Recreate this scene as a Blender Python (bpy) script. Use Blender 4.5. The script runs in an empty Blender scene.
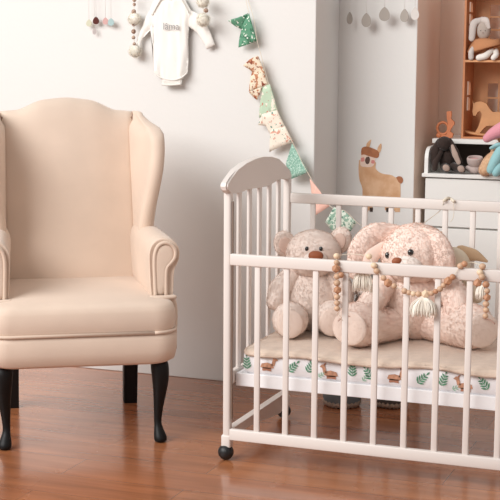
import bpy, bmesh, math, random
import numpy as np
from mathutils import Vector, Matrix, Euler, noise
random.seed(7); RNG = np.random.default_rng(7)
SC = bpy.context.scene
C = SC.collection
PI = math.pi

# ------------------------------------------------------------------ camera
F_PX = 1360.9
CAM = Vector((1.76471, -4.39133, 1.42431))
cR = Vector((0.933722, 0.357939, 0.006579)); cU = Vector((-0.055961, 0.127780, 0.990223)); cF = Vector((-0.353599, 0.924960, -0.139342))
cd = bpy.data.cameras.new('camera'); cam = bpy.data.objects.new('camera', cd); C.objects.link(cam)
cd.sensor_width = 36; cd.lens = F_PX / 500 * 36
m = Matrix.Identity(4)
for i in range(3):
    m[i][0] = cR[i]; m[i][1] = cU[i]; m[i][2] = -cF[i]; m[i][3] = CAM[i]
cam.matrix_world = m
SC.camera = cam
# ------------------------------------------------------------------ light
w = bpy.data.worlds.new('room_light'); SC.world = w; w.use_nodes = True
bg = w.node_tree.nodes['Background']; bg.inputs[0].default_value = (1.0, 0.97, 0.945, 1); bg.inputs[1].default_value = 0.43
def area(name, loc, target, sx, sy, power, col):
    l = bpy.data.lights.new(name, 'AREA'); l.shape = 'RECTANGLE'; l.size = sx; l.size_y = sy; l.energy = power; l.color = col
    o = bpy.data.objects.new(name, l); C.objects.link(o); o.location = loc
    o.rotation_euler = (Vector(target) - Vector(loc)).to_track_quat('-Z', 'Y').to_euler()
    return o
area('window_light', (-3.6, -5.6, 4.9), (-0.3, 1.0, 0.9), 7.0, 3.6, 660, (1.0, 0.995, 0.985))
SC.view_settings.view_transform = 'Standard'; SC.view_settings.look = 'None'
SC.view_settings.gamma = 1; SC.view_settings.use_curve_mapping = False
SC.view_settings.exposure = 0.16

def at(px, py, axis, val):
    d = cF * F_PX + cR * (px - 250) + cU * (250 - py)
    i = 'xyz'.index(axis); t = (val - CAM[i]) / d[i]
    return CAM + d * t

# ------------------------------------------------------------------ materials
def lin(c):
    return tuple((v / 12.92 if v <= 0.04045 else ((v + 0.055) / 1.055) ** 2.4) for v in [k / 255 for k in c]) + (1,)
MATS = {}
def mat(name, rgb, rough=0.6, bump=0.0, bscale=200, sheen=0.0, var=0.0, vscale=6, coat=0.0, spec=0.5, rgb2=None, trans=0, sss=0):
    if name in MATS: return MATS[name]
    mt = bpy.data.materials.new(name); mt.use_nodes = True; nt = mt.node_tree; b = nt.nodes['Principled BSDF']
    b.inputs['Base Color'].default_value = lin(rgb); b.inputs['Roughness'].default_value = rough
    b.inputs['Specular IOR Level'].default_value = spec
    if sheen:
        b.inputs['Sheen Weight'].default_value = sheen; b.inputs['Sheen Roughness'].default_value = 0.4
    if coat: b.inputs['Coat Weight'].default_value = coat; b.inputs['Coat Roughness'].default_value = 0.15
    tc = nt.nodes.new('ShaderNodeTexCoord')
    if var:
        n = nt.nodes.new('ShaderNodeTexNoise'); n.inputs['Scale'].default_value = vscale; n.inputs['Detail'].default_value = 4
        nt.links.new(tc.outputs['Object'], n.inputs['Vector'])
        mx = nt.nodes.new('ShaderNodeMix'); mx.data_type = 'RGBA'
        c1 = lin(rgb); c2 = lin(rgb2) if rgb2 else tuple(v * (1 - var) for v in c1[:3]) + (1,)
        mx.inputs[6].default_value = c1; mx.inputs[7].default_value = c2
        mr = nt.nodes.new('ShaderNodeMapRange'); mr.inputs[1].default_value = 0.38; mr.inputs[2].default_value = 0.62
        nt.links.new(n.outputs['Fac'], mr.inputs[0]); nt.links.new(mr.outputs[0], mx.inputs[0])
        nt.links.new(mx.outputs[2], b.inputs['Base Color'])
    if bump:
        n = nt.nodes.new('ShaderNodeTexNoise'); n.inputs['Scale'].default_value = bscale; n.inputs['Detail'].default_value = 3
        nt.links.new(tc.outputs['Object'], n.inputs['Vector'])
        bp = nt.nodes.new('ShaderNodeBump'); bp.inputs['Strength'].default_value = bump; bp.inputs['Distance'].default_value = 0.003
        nt.links.new(n.outputs['Fac'], bp.inputs['Height']); nt.links.new(bp.outputs['Normal'], b.inputs['Normal'])
    MATS[name] = mt
    return mt

def floor_material():
    mt = bpy.data.materials.new('laminate_floor'); mt.use_nodes = True; nt = mt.node_tree; b = nt.nodes['Principled BSDF']; L = nt.links.new
    tc = nt.nodes.new('ShaderNodeTexCoord')
    br = nt.nodes.new('ShaderNodeTexBrick'); L(tc.outputs['Object'], br.inputs['Vector'])
    br.inputs['Scale'].default_value = 1.0; br.inputs['Brick Width'].default_value = 1.25; br.inputs['Row Height'].default_value = 0.19
    br.inputs['Mortar Size'].default_value = 0.0012; br.inputs['Mortar Smooth'].default_value = 0.2; br.offset = 0.37
    br.inputs['Color1'].default_value = lin((182, 120, 80)); br.inputs['Color2'].default_value = lin((166, 104, 68)); br.inputs['Mortar'].default_value = lin((110, 72, 52))
    mp = nt.nodes.new('ShaderNodeMapping'); mp.inputs['Scale'].default_value = (0.9, 10, 1); L(tc.outputs['Object'], mp.inputs['Vector'])
    n = nt.nodes.new('ShaderNodeTexNoise'); n.inputs['Scale'].default_value = 1.6; n.inputs['Detail'].default_value = 6; n.inputs['Distortion'].default_value = 0.6; L(mp.outputs[0], n.inputs['Vector'])
    rp = nt.nodes.new('ShaderNodeValToRGB'); rp.color_ramp.elements[0].position = 0.3; rp.color_ramp.elements[0].color = (0.66, 0.6, 0.57, 1)
    rp.color_ramp.elements[1].position = 0.68; rp.color_ramp.elements[1].color = (1.12, 1.1, 1.08, 1); L(n.outputs['Fac'], rp.inputs[0])
    mx = nt.nodes.new('ShaderNodeMix'); mx.data_type = 'RGBA'; mx.blend_type = 'MULTIPLY'; mx.inputs[0].default_value = 1
    L(br.outputs['Color'], mx.inputs[6]); L(rp.outputs[0], mx.inputs[7]); L(mx.outputs[2], b.inputs['Base Color'])
    n2 = nt.nodes.new('ShaderNodeTexNoise'); n2.inputs['Scale'].default_value = 5; L(tc.outputs['Object'], n2.inputs['Vector'])
    mr = nt.nodes.new('ShaderNodeMapRange'); b.inputs['Specular IOR Level'].default_value = 0.75; b.inputs['Coat Weight'].default_value = 0.5; b.inputs['Coat Roughness'].default_value = 0.11; mr.inputs[3].default_value = 0.2; mr.inputs[4].default_value = 0.32; L(n2.outputs['Fac'], mr.inputs[0]); L(mr.outputs[0], b.inputs['Roughness'])
    bp = nt.nodes.new('ShaderNodeBump'); bp.inputs['Strength'].default_value = 0.04; bp.inputs['Distance'].default_value = 0.002
    L(n.outputs['Fac'], bp.inputs['Height']); L(bp.outputs['Normal'], b.inputs['Normal'])
    return mt

WALL = mat('white_wall_paint', (227, 225, 222), 0.85, 0.15, 60, spec=0.2)
WALL_WARM = mat('warm_wall_tone', (244, 221, 205), 0.85, 0.15, 60, spec=0.2)  # pinker, warmer wall tone for the far wall and the niche side
UPH = mat('upholstery', (226, 204, 186), 0.75, 0.35, 500, sheen=0.25, var=0.06, vscale=5, spec=0.3)
PIPE = mat('piping_fabric', (218, 196, 178), 0.75, 0.2, 500, sheen=0.2, spec=0.3)
SEAM = mat('seam_piping', (150, 116, 94), 0.9)
BLACKWOOD = mat('black_wood', (10, 8, 8), 0.5, spec=0.3)
CRIB = mat('crib_paint', (226, 217, 211), 0.4, 0.05, 60, spec=0.4)
BASEW = mat('white_board', (246, 245, 246), 0.45)
BLACK = mat('black_rubber', (22, 22, 24), 0.45)
STEEL = mat('metal', (150, 150, 150), 0.3)
CREAMW = mat('cream_white', (240, 238, 232), 0.5)

# ------------------------------------------------------------------ helpers
def empty(name, loc=(0, 0, 0), rz=0, label=None, cat=None, group=None):
    o = bpy.data.objects.new(name, None); C.objects.link(o); o.location = loc; o.rotation_euler = (0, 0, rz); o.empty_display_size = 0.05
    tag(o, label, cat, group); return o
def tag(o, label=None, cat=None, group=None, kind=None):
    if label: o['label'] = label
    if cat: o['category'] = cat
    if group: o['group'] = group
    if kind: o['kind'] = kind
    return o
def obj(name, bm, m, parent=None, smooth=True, sub=0, angle=None):
    furry = bm.verts.layers.float_vector.get('nrm') is not None
    if not furry: bmesh.ops.recalc_face_normals(bm, faces=bm.faces[:])
    me = bpy.data.meshes.new(name); bm.to_mesh(me); bm.free()
    nv = None
    if furry:
        nv = np.zeros(len(me.vertices) * 3); me.attributes['nrm'].data.foreach_get('vector', nv); nv = nv.reshape(-1, 3)
        me.attributes.remove(me.attributes['nrm'])
    if smooth: me.polygons.foreach_set('use_smooth', [True] * len(me.polygons))
    for k in (m if isinstance(m, (list, tuple)) else [m]): me.materials.append(k)
    if nv is not None: me.normals_split_custom_set_from_vertices([tuple(v) for v in nv])
    o = bpy.data.objects.new(name, me); C.objects.link(o)
    if parent: o.parent = parent
    if sub:
        s = o.modifiers.new('smooth', 'SUBSURF'); s.levels = sub; s.render_levels = sub
    if angle is not None: me.set_sharp_from_angle(angle=angle)
    return o
def add_rbox(bm, x0, x1, y0, y1, z0, z1, r=0.003, seg=2, mi=0):
    n0 = set(bm.faces)
    vs = bmesh.ops.create_cube(bm, size=1)['verts']
    for v in vs:
        v.co.x = (x0 + x1) / 2 + v.co.x * (x1 - x0); v.co.y = (y0 + y1) / 2 + v.co.y * (y1 - y0); v.co.z = (z0 + z1) / 2 + v.co.z * (z1 - z0)
    if r > 0:
        es = list({e for v in vs for e in v.link_edges})
        bmesh.ops.bevel(bm, geom=es, offset=r, segments=seg, affect='EDGES', profile=0.5)
    for f in bm.faces:
        if f not in n0: f.material_index = mi
def rbox(*a, **k):
    bm = bmesh.new(); add_rbox(bm, *a, **k); return bm
def add_loft(bm, rings, cap=True, mi=0):
    R = [[bm.verts.new(p) for p in r] for r in rings]; n = len(rings[0]); fs = []
    for a, b in zip(R, R[1:]):
        for i in range(n):
            fs.append(bm.faces.new((a[i], a[(i + 1) % n], b[(i + 1) % n], b[i])))
    if cap:
        fs.append(bm.faces.new(R[0][::-1])); fs.append(bm.faces.new(R[-1]))
    for f in fs: f.material_index = mi
def loft(rings, cap=True):
    bm = bmesh.new(); add_loft(bm, rings, cap); return bm
def crom(pts, n):
    P = [Vector(p) for p in pts]
    if len(P) < 3 : 
        return [P[0].lerp(P[-1], i / n) for i in range(n + 1)]
    P = [P[0] * 2 - P[1]] + P + [P[-1] * 2 - P[-2]]; out = []
    segs = len(P) - 3
    for i in range(segs):
        a, b, c, d = P[i:i + 4]; k = max(1, n // segs)
        for j in range(k):
            t = j / k
            out.append(0.5 * ((2 * b) + (c - a) * t + (2 * a - 5 * b + 4 * c - d) * t * t + (3 * b - a - 3 * c + d) * t ** 3))
    out.append(P[-2]); return out
def add_tube(bm, pts, rad, n=20, seg=10, flat=1.0, up=(0, 0, 1), smooth=True, round_ends=False, mi=0):
    """swept tube; rad number or list; flat squeezes the second axis"""
    path = crom(pts, n) if smooth else [Vector(p) for p in pts]
    N = len(path)
    if isinstance(rad, (int, float)): rr = [rad] * N
    else:
        rr = [float(np.interp(i / (N - 1), np.linspace(0, 1, len(rad)), rad)) for i in range(N)]
    rings = []; u = Vector(up)
    T0 = (path[1] - path[0]).normalized()
    if abs(T0.dot(u)) > 0.95: u = Vector((1, 0, 0))
    side = T0.cross(u).normalized()
    for i, p in enumerate(path):
        T = (path[min(i + 1, N - 1)] - path[max(i - 1, 0)]).normalized()
        side = (side - T * side.dot(T)).normalized(); up2 = side.cross(T)
        rings.append((p, side.copy(), up2, rr[i], T))
    R = []
    def ring(p, s, v, r): return [p + s * math.cos(2 * PI * k / seg) * r + v * math.sin(2 * PI * k / seg) * r * flat for k in range(seg)]
    if round_ends:
        p, s, v, r, T = rings[0]
        for a in (80, 55, 30): R.append(ring(p - T * r * math.sin(math.radians(a)), s, v, r * math.cos(math.radians(a))))
    for p, s, v, r, T in rings: R.append(ring(p, s, v, r))
    if round_ends:
        p, s, v, r, T = rings[-1]
        for a in (30, 55, 80): R.append(ring(p + T * r * math.sin(math.radians(a)), s, v, r * math.cos(math.radians(a))))
    add_loft(bm, R, True, mi)
def tube(*a, **k):
    bm = bmesh.new(); add_tube(bm, *a, **k); return bm
def add_ell(bm, c, r, rot=(0, 0, 0), u=24, v=16, warp=0.0, sq=1.0, mi=0):
    M = Matrix.Translation(Vector(c)) @ Euler(rot).to_matrix().to_4x4()
    vs = bmesh.ops.create_uvsphere(bm, u_segments=u, v_segments=v, radius=1)['verts']
    for q in vs:
        d = q.co.normalized()
        if sq != 1.0:
            d = Vector([math.copysign(abs(k) ** sq, k) for k in d])
        k = 1 + warp * noise.noise(d * 2.2 + Vector(c) * 7)
        q.co = M @ Vector((d.x * r[0] * k, d.y * r[1] * k, d.z * r[2] * k))
        for f in q.link_faces: f.material_index = mi
def ell(*a, **k):
    bm = bmesh.new(); add_ell(bm, *a, **k); return bm
def fur(bm, n, length, width=0.0022, droop=0.3, mi=0):
    """short plush pile: thin tapering tufts rooted all over the surface"""
    bmesh.ops.recalc_face_normals(bm, faces=bm.faces[:])
    lay = bm.verts.layers.float_vector.get('nrm') or bm.verts.layers.float_vector.new('nrm')
    bm.normal_update(); tris = bm.calc_loop_triangles()
    A = np.array([[list(l.vert.co) for l in t] for t in tris]); Nn = np.array([list(t[0].face.normal) for t in tris])
    VN = np.array([[list(l.vert.normal) for l in t] for t in tris])
    ar = np.linalg.norm(np.cross(A[:, 1] - A[:, 0], A[:, 2] - A[:, 0]), axis=1); idx = RNG.choice(len(A), n, p=ar / ar.sum())
    uu = RNG.random((n, 2)); fl = uu.sum(1) > 1; uu[fl] = 1 - uu[fl]
    w3 = np.stack([1 - uu.sum(1), uu[:, 0], uu[:, 1]], 1)
    P = (A[idx] * w3[:, :, None]).sum(1); N = (VN[idx] * w3[:, :, None]).sum(1); N /= np.linalg.norm(N, axis=1)[:, None] + 1e-9
    for p, nn in zip(P, N):
        p = Vector(p); nn = Vector(nn)
        ph = noise.noise(p * 38) * 2.5 - 1.5
        tg = Vector((math.cos(ph), math.sin(ph), -0.7)) + Vector(RNG.normal(0, 0.5, 3)); tg = (tg - nn * tg.dot(nn)).normalized()
        d = (nn * 0.55 + tg * 0.85).normalized()
        s = d.cross(nn).normalized() * width
        L = length * (0.6 + 0.6 * RNG.random())
        tv = (bm.verts.new(p - s), bm.verts.new(p + s), bm.verts.new(p + s * 0.3 + d * L))
        nj = (nn + Vector(RNG.normal(0, 0.12, 3))).normalized()
        for v in tv: v[lay] = nj
        f = bm.faces.new(tv)
        f.material_index = mi; f.smooth = True
    return bm
def add_prism(bm, pts, thick, mi=0, back=0.0):
    """closed outline in world/local coordinates extruded along a vector"""
    th = Vector(thick); P = [Vector(p) - th * back for p in pts]
    a = [bm.verts.new(p) for p in P]; b = [bm.verts.new(p + th) for p in P]; n = len(a); fs = []
    fs.append(bm.faces.new(a)); fs.append(bm.faces.new(b[::-1]))
    for i in range(n): fs.append(bm.faces.new((a[i], b[i], b[(i + 1) % n], a[(i + 1) % n])))
    for f in fs: f.material_index = mi
def prism(*a, **k):
    bm = bmesh.new(); add_prism(bm, *a, **k); return bm
def copy_tree(o, parent=None):
    c = o.copy(); C.objects.link(c)
    if parent: c.parent = parent
    for ch in list(o.children): copy_tree(ch, c)
    return c

# ================================================================== SETTING
def struct(name, bm, m, smooth=False):
    o = obj(name, bm, m, smooth=smooth); o['kind'] = 'structure'; return o
V1, V2, V3 = 1.096, 1.424, 1.86
UE, U2 = -0.044, 0.309
struct('floor', rbox(-3.4, 3.4, -5.2, V3 + 0.1, -0.08, 0, r=0), floor_material())
struct('wall_left', rbox(-3.4, UE, V1, V2, 0, 2.75, r=0.004), WALL)
wm = struct('wall_middle', rbox(-0.6, U2, V2, V3, 0, 2.75, r=0.004), [WALL, WALL_WARM])
for f in wm.data.polygons:
    if f.normal.x > 0.9: f.material_index = 1  # right-facing side takes the warmer tone
struct('wall_right', rbox(-0.6, 3.4, V3, V3 + 0.1, 0, 2.75, r=0), WALL_WARM)

# ================================================================== ARMCHAIR
CH = empty('wingback_armchair', (-0.56, -0.03, 0), math.radians(32.5), 'cream beige upholstered wingback armchair with rolled arms and black legs', 'armchair')
def sm(a, b, t):
    t = min(1, max(0, (t - a) / (b - a))); return t * t * (3 - 2 * t)
def rrect(hx, y0, y1, rf, rb, n=7):
    """plan outline with front (y0) radius rf and back radius rb"""
    pts = []
    for cx, cy, a0, r in ((hx - rf, y0 + rf, -90, rf), (hx - rb, y1 - rb, 0, rb), (-(hx - rb), y1 - rb, 90, rb), (-(hx - rf), y0 + rf, 180, rf)):
        for i in range(n + 1):
            a = math.radians(a0 + 90 * i / n); pts.append((cx + r * math.cos(a), cy + r * math.sin(a)))
    return pts
# frame body (apron)
rings = []
for z, ins in ((0.312, 0.03), (0.306, 0.012), (0.315, 0.0), (0.36, -0.008), (0.405, -0.008), (0.428, 0.0)):
    rings.append([Vector((x, y, z + (0.008 * (abs(x) / 0.35) ** 2 if z < 0.33 else 0))) for x, y in rrect(0.343 - ins, -0.074 + ins, 0.68 - ins, 0.085, 0.05)])
body = obj('seat_base', loft(rings), UPH, CH)
obj('piping', tube([Vector((x, y, 0.43)) for x, y in rrect(0.347, -0.080, 0.67, 0.09, 0.05)] + [Vector((x, y, 0.43)) for x, y in rrect(0.347, -0.080, 0.67, 0.09, 0.05)][:1], 0.0065, seg=8, smooth=False), PIPE, body)
# seat cushion with crowned top
def seat_cushion():
    bm = bmesh.new(); rings = []
    prof = [(0.430, 0.000), (0.440, -0.004), (0.47, -0.007), (0.505, -0.005), (0.523, 0.002), (0.534, 0.014), (0.541, 0.04), (0.547, 0.085), (0.555, 0.15), (0.559, 0.22)]
    for z, ins in prof:
        ring = []
        for x, y in rrect(0.345, -0.075, 0.60, 0.085, 0.05):
            # pull towards the middle by ins
            cx, cy = 0, 0.26
            d = Vector((x - cx, y - cy)); hx = 0.345; d.x *= 0.340 / 0.345
            fx = (hx - ins) / hx; fy = (0.335 - ins) / 0.335
            ring.append(Vector((cx + d.x * fx, cy + d.y * fy, z)))
        rings.append(ring)
    add_loft(bm, rings, True); return bm
obj('seat_cushion', seat_cushion(), UPH, CH)
# backrest
def ztop(x):
    a = abs(x); return 1.262 - 0.010 * sm(0.0, 0.12, a) - 0.042 * sm(0.09, 0.215, a) - 0.004 * sm(0.215, 0.27, a)
def back_surface(x, t):   # front face y
    z = 0.48 + t * (1.2 - 0.48)
    return 0.50 + 0.16 * t ** 1.1 - 0.035 * math.cos(min(1, abs(x) / 0.26) * PI / 2) * math.sin(PI * min(1, 0.15 + t * 0.8))
xs = np.concatenate([[-0.268], np.linspace(-0.262, 0.262, 25), [0.268]])
rings = []
for x in xs:
    zt = ztop(x); e = 0.02 if abs(x) > 0.265 else 0.0
    loop = []
    for j in range(15):
        t = j / 14 * 0.955
        loop.append(Vector((x, back_surface(x, t) + e, 0.48 + t * (zt - 0.48))))
    y0 = back_surface(x, 1.0); 
    for a in (150, 120, 90, 60, 30):
        aa = math.radians(a); loop.append(Vector((x, y0 + 0.05 + (0.05 - e) * math.cos(aa), zt - 0.032 + 0.032 * math.sin(aa))))
    for j in range(8):
        t = 1 - j / 7
        loop.append(Vector((x, 0.62 + 0.15 * t - e * 0.5, 0.48 + t * (zt - 0.06 - 0.48))))
    rings.append(loop)
bk = obj('backrest', loft(rings), UPH, CH)
# wings
for s in (-1, 1):
    def wing(s=s):
        bm = bmesh.new(); rings = []
        # sweep up in z; plan section from back (hidden in backrest) to rounded front
        for i in range(26):
            t = i / 25; z = 0.66 + t * (1.193 - 0.66)
            # depth of the front edge and outward flare at this height
            yf = 0.385 - 0.075 * math.sin(PI * min(1, (t * 0.93) ** 1.3)) + 0.20 * sm(0.84, 1.0, t) ** 1.5
            xo = 0.300 + 0.046 * sm(0.1, 0.8, t) - 0.05 * sm(0.88, 1, t) ** 1.5
            th = 0.034 * (1 - 0.55 * sm(0.9, 1, t))
            yb = 0.73 + 0.03 * t
            xb = 0.275
            path = [Vector((xb, yb, z)), Vector((xb + 0.01, yf + (yb - yf) * 0.6, z)), Vector((xb + (xo - xb) * 0.65, yf + (yb - yf) * 0.28, z)), Vector((xo - th * 0.5, yf + th, z))]
            inner = []; outer = []
            P = crom(path, 9)
            for k, p in enumerate(P):
                T = (P[min(k + 1, len(P) - 1)] - P[max(k - 1, 0)]).normalized(); nrm = Vector((-T.y, T.x, 0))
                if nrm.x < 0: nrm = -nrm
                hw = th * (0.75 + 0.25 * math.sin(PI * k / len(P)))
                inner.append(p - nrm * hw); outer.append(p + nrm * hw)
            tip = P[-1]; T = (P[-1] - P[-2]).normalized(); nrm = (inner[-1] - tip)
            nose = []
            for a in (30, 60, 90, 120, 150):
                aa = math.radians(a); nose.append(tip + nrm * math.cos(aa) + T * nrm.length * math.sin(aa) * 0.9)
            loop = inner + nose + outer[::-1]
            dz = 0.0
            rings.append([Vector((p.x * s, p.y, p.z + 0.0)) for p in loop])
        # domed top
        last = rings[-1]; c = sum(last, Vector()) / len(last)
        for k, dz in ((0.8, 0.009), (0.5, 0.014), (0.2, 0.015)):
            rings.append([Vector((c.x + (p.x - c.x) * k, c.y + (p.y - c.y) * (0.3 + 0.7 * k), p.z + dz)) for p in last])
        add_loft(bm, rings, True); return bm
    obj('wing', wing(), UPH, CH)
    # arm: scroll section swept from front to back
    def scroll(k=1.0, dz=0.0):
        # section in (x,z); x outward from chair centre
        pts = [(0.262, 0.50), (0.258, 0.58), (0.255, 0.66), (0.252, 0.705), (0.262, 0.742), (0.287, 0.763), (0.318, 0.765), (0.350, 0.753), (0.371, 0.727), (0.374, 0.692), (0.362, 0.662), (0.350, 0.643), (0.348, 0.60), (0.349, 0.50)]
        c = Vector((0.30, 0.63))
        return [((x - c.x) * k + c.x, (z - c.y) * (k if z > 0.51 else 1) + c.y) for x, z in pts]
    bm = bmesh.new(); R = []
    for y, k in ((0.060, 0.86), (0.052, 0.93), (0.055, 0.97), (0.066, 1.0), (0.15, 1.0), (0.25, 0.985), (0.36, 0.97), (0.50, 0.95), (0.62, 0.93)):
        R.append([Vector((x * s + (-s * 0.02 * sm(0.1, 0.6, y)), y, z + 0.012 * sm(0.1, 0.5, y))) for x, z in scroll(k)])
    add_loft(bm, R, True); arm = obj('armrest', bm, UPH, CH, sub=1)
    # scroll front panel outlined by piping
    outl = [(0.278, 0.535), (0.276, 0.60), (0.274, 0.66), (0.276, 0.702), (0.288, 0.732), (0.312, 0.744), (0.338, 0.736), (0.352, 0.714), (0.350, 0.688), (0.336, 0.668), (0.322, 0.652), (0.317, 0.62), (0.317, 0.535)]
    bm = bmesh.new(); add_tube(bm, [Vector((x * s, 0.046, z)) for x, z in outl], 0.0075, n=48, seg=8, up=(0, 1, 0)); obj('piping', bm, PIPE, arm)
    bm = bmesh.new(); R = []
    for y, k in ((0.055, 1.0), (0.044, 0.97), (0.040, 0.8)):
        R.append([Vector((((x - 0.306) * k + 0.306) * s, y, (z - 0.65) * k + 0.65)) for x, z in outl])
    add_loft(bm, R, True); obj('scroll_panel', bm, UPH, arm, sub=1)
    bm = bmesh.new(); add_tube(bm, [Vector((x * s, y, 0.541)) for x, y in ((0.262, 0.03), (0.30, 0.026), (0.345, 0.035))], 0.011, n=10, seg=10, round_ends=True, flat=0.8); obj('arm_roll', bm, UPH, arm)
    # lower side under the arm
    R = []
    for z, ins in ((0.314, 0.10), (0.318, 0.03), (0.34, 0.0), (0.42, -0.008), (0.48, -0.010), (0.52, 0.0), (0.540, 0.03), (0.546, 0.08)):
        R.append([Vector((s * (0.305 + (x) * (1 - ins * 6)), y, z)) for x, y in [(-0.045, 0.16), (0.025, 0.13), (0.054 - ins * .2, 0.085 + ins * .2), (0.070 - ins * .3, 0.14), (0.068 - ins * .3, 0.4), (0.058, 0.64), (-0.045, 0.64)]])
    obj('side_panel', loft(R), UPH, CH, sub=1)
# seams beside the backrest
for s in (-1, 1):
    obj('backrest_seam', tube([Vector((s * 0.262, back_surface(0.262, t) - 0.001, 0.55 + t * 0.635)) for t in np.linspace(0, 1, 8)], 0.0030, n=24, seg=6), SEAM, bk)
# cabriole front legs, straight raked back legs
for s in (-1, 1):
    R = []
    for z, cx, cy, r in ((0.318, 0, 0, 0.036), (0.28, 0.003, -0.004, 0.037), (0.24, 0.005, -0.006, 0.034), (0.19, 0.003, -0.002, 0.027), (0.13, -0.002, 0.004, 0.019), (0.08, -0.005, 0.006, 0.0145), (0.058, -0.004, 0.002, 0.015), (0.036, 0.000, -0.008, 0.022), (0.018, 0.003, -0.014, 0.027), (0.008, 0.003, -0.014, 0.025), (0.0, 0.003, -0.014, 0.023)):
        R.append([Vector((s * (0.284 + cx) + r * math.cos(a) * (1 if abs(math.cos(a)) < .9 else .97), 0.003 + cy + r * math.sin(a), z)) for a in np.linspace(0, 2 * PI, 13)[:-1]])
    obj('leg', loft(R), BLACKWOOD, CH, sub=1)
    R = []
    for z, dy, r in ((0.318, 0.0, 0.030), (0.2, 0.01, 0.029), (0.1, 0.022, 0.028), (0.012, 0.032, 0.0275), (0.0, 0.033, 0.027)):
        R.append([Vector((s * 0.243 + r * dx, 0.575 + dy + r * dyy, z)) for dx, dyy in ((-1, -1), (1, -1), (1, 1), (-1, 1))])
    obj('leg', loft(R), BLACKWOOD, CH, smooth=False)

# ================================================================== CRIB
CR_ = empty('baby_crib', (0, 0, 0), 0, 'cream painted wooden slatted crib on black casters', 'crib')
LEN = 1.22; DEP = 0.62
def post(u, v, end):
    obj('post', rbox(u - 0.014, u + 0.014, v - 0.014, v + 0.014, 0.08, 0.965, r=0.008, seg=3), CRIB, CR_)
    p = obj('caster_socket', rbox(u - 0.019, u + 0.017, v - 0.017, v + 0.017, 0.044, 0.093, r=0.007, seg=3), CRIB, CR_)
    bm = ell((u - 0.004, v - 0.004, 0.0285), (0.0285, 0.0285, 0.0285)); add_tube(bm, [(u, v, 0.03), (u, v, 0.05)], 0.012, n=2)
    add_rbox(bm, u - 0.012, u + 0.012, v - 0.03, v + 0.018, 0.015, 0.043, r=0.006)
    obj('caster', bm, BLACK, CR_)
for u in (0.004, LEN):
    for v in (0.0, DEP): post(u, v, u)
    hb = [(-0.042, 0.972), (-0.047, 0.985), (-0.042, 0.998), (-0.014, 1.014), (0.054, 1.036), (0.141, 1.054), (0.231, 1.063), (0.315, 1.066), (0.403, 1.060), (0.483, 1.046), (0.560, 1.021), (0.608, 0.995), (0.632, 0.978), (0.634, 0.966), (0.626, 0.958),
          (0.60, 0.957), (0.57, 0.963), (0.53, 0.968), (0.475, 0.967), (0.425, 0.960), (0.36, 0.953), (0.29, 0.954), (0.22, 0.957), (0.15, 0.958), (0.09, 0.955), (0.03, 0.955), (0.0, 0.957), (-0.025, 0.962)]
    bm = prism([Vector((u - 0.014, v, z)) for v, z in hb], (0.028, 0, 0))
    bmesh.ops.bevel(bm, geom=[e for e in bm.edges if abs((e.verts[0].co - e.verts[1].co).x) < 1e-5], offset=0.006, segments=3, affect='EDGES')
    obj('headboard_rail', bm, CRIB, CR_, angle=0.6)
    for k in range(1, 6):
        v = DEP * k / 6
        obj('end_slat', rbox(u - 0.006, u + 0.006, v - 0.014, v + 0.014, 0.31, 0.966, r=0.004, seg=2), CRIB, CR_)
    obj('middle_end_rail', rbox(u - 0.010, u + 0.010, 0.012, DEP - 0.012, 0.272, 0.318, r=0.003), CRIB, CR_)
    low = [(0.012, 0.078), (0.012, 0.112), (DEP - 0.012, 0.112), (DEP - 0.012, 0.055), (0.52, 0.045), (0.42, 0.052), (0.30, 0.068), (0.18, 0.078), (0.1, 0.080)]
    obj('lower_end_rail', prism([Vector((u - 0.013, v, z)) for v, z in low], (0.028, 0, 0)), CRIB, CR_, smooth=False)
# drop side (lowered) in front
obj('top_rail', rbox(0.022, LEN - 0.018, -0.030, -0.008, 0.709, 0.749, r=0.0035), CRIB, CR_)
obj('bottom_rail', rbox(0.022, LEN - 0.018, -0.030, -0.008, 0.080, 0.120, r=0.0035), CRIB, CR_)
for k in range(11):
    u = 0.1227 + k * 0.1063
    if u > LEN - 0.02: break
    obj('side_slat', rbox(u - 0.0105, u + 0.0105, -0.024, -0.013, 0.118, 0.711, r=0.003), CRIB, CR_)
# raised side at the back
obj('top_rail', rbox(0.019, LEN - 0.015, DEP - 0.010, DEP + 0.012, 0.866, 0.905, r=0.0035), CRIB, CR_)
obj('bottom_rail', rbox(0.019, LEN - 0.015, DEP - 0.010, DEP + 0.012, 0.123, 0.160, r=0.0035), CRIB, CR_)
for k in range(-1, 10):
    u = 0.215 + k * 0.1047
    if u > LEN - 0.02: break
    obj('side_slat', rbox(u - 0.0105, u + 0.0105, DEP - 0.004, DEP + 0.007, 0.158, 0.868, r=0.003), CRIB, CR_)
obj('drop_side_track', rbox(0.0185, 0.023, -0.006, 0.006, 0.15, 0.93, r=0.001), mat('track_metal', (140, 120, 108), 0.4), CR_)
# mattress base
bm = bmesh.new()
add_rbox(bm, 0.018, LEN - 0.014, 0.045, 0.060, 0.262, 0.309, r=0.002)
add_rbox(bm, 0.018, LEN - 0.014, 0.56, 0.575, 0.262, 0.309, r=0.002)
add_rbox(bm, 0.018, 0.033, 0.06, 0.56, 0.262, 0.309, r=0.002); add_rbox(bm, LEN - 0.03, LEN - 0.014, 0.06, 0.56, 0.262, 0.309, r=0.002)
add_rbox(bm, 0.03, LEN - 0.03, 0.06, 0.56, 0.300, 0.306, r=0)
obj('mattress_base', bm, BASEW, CR_, smooth=False)

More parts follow.
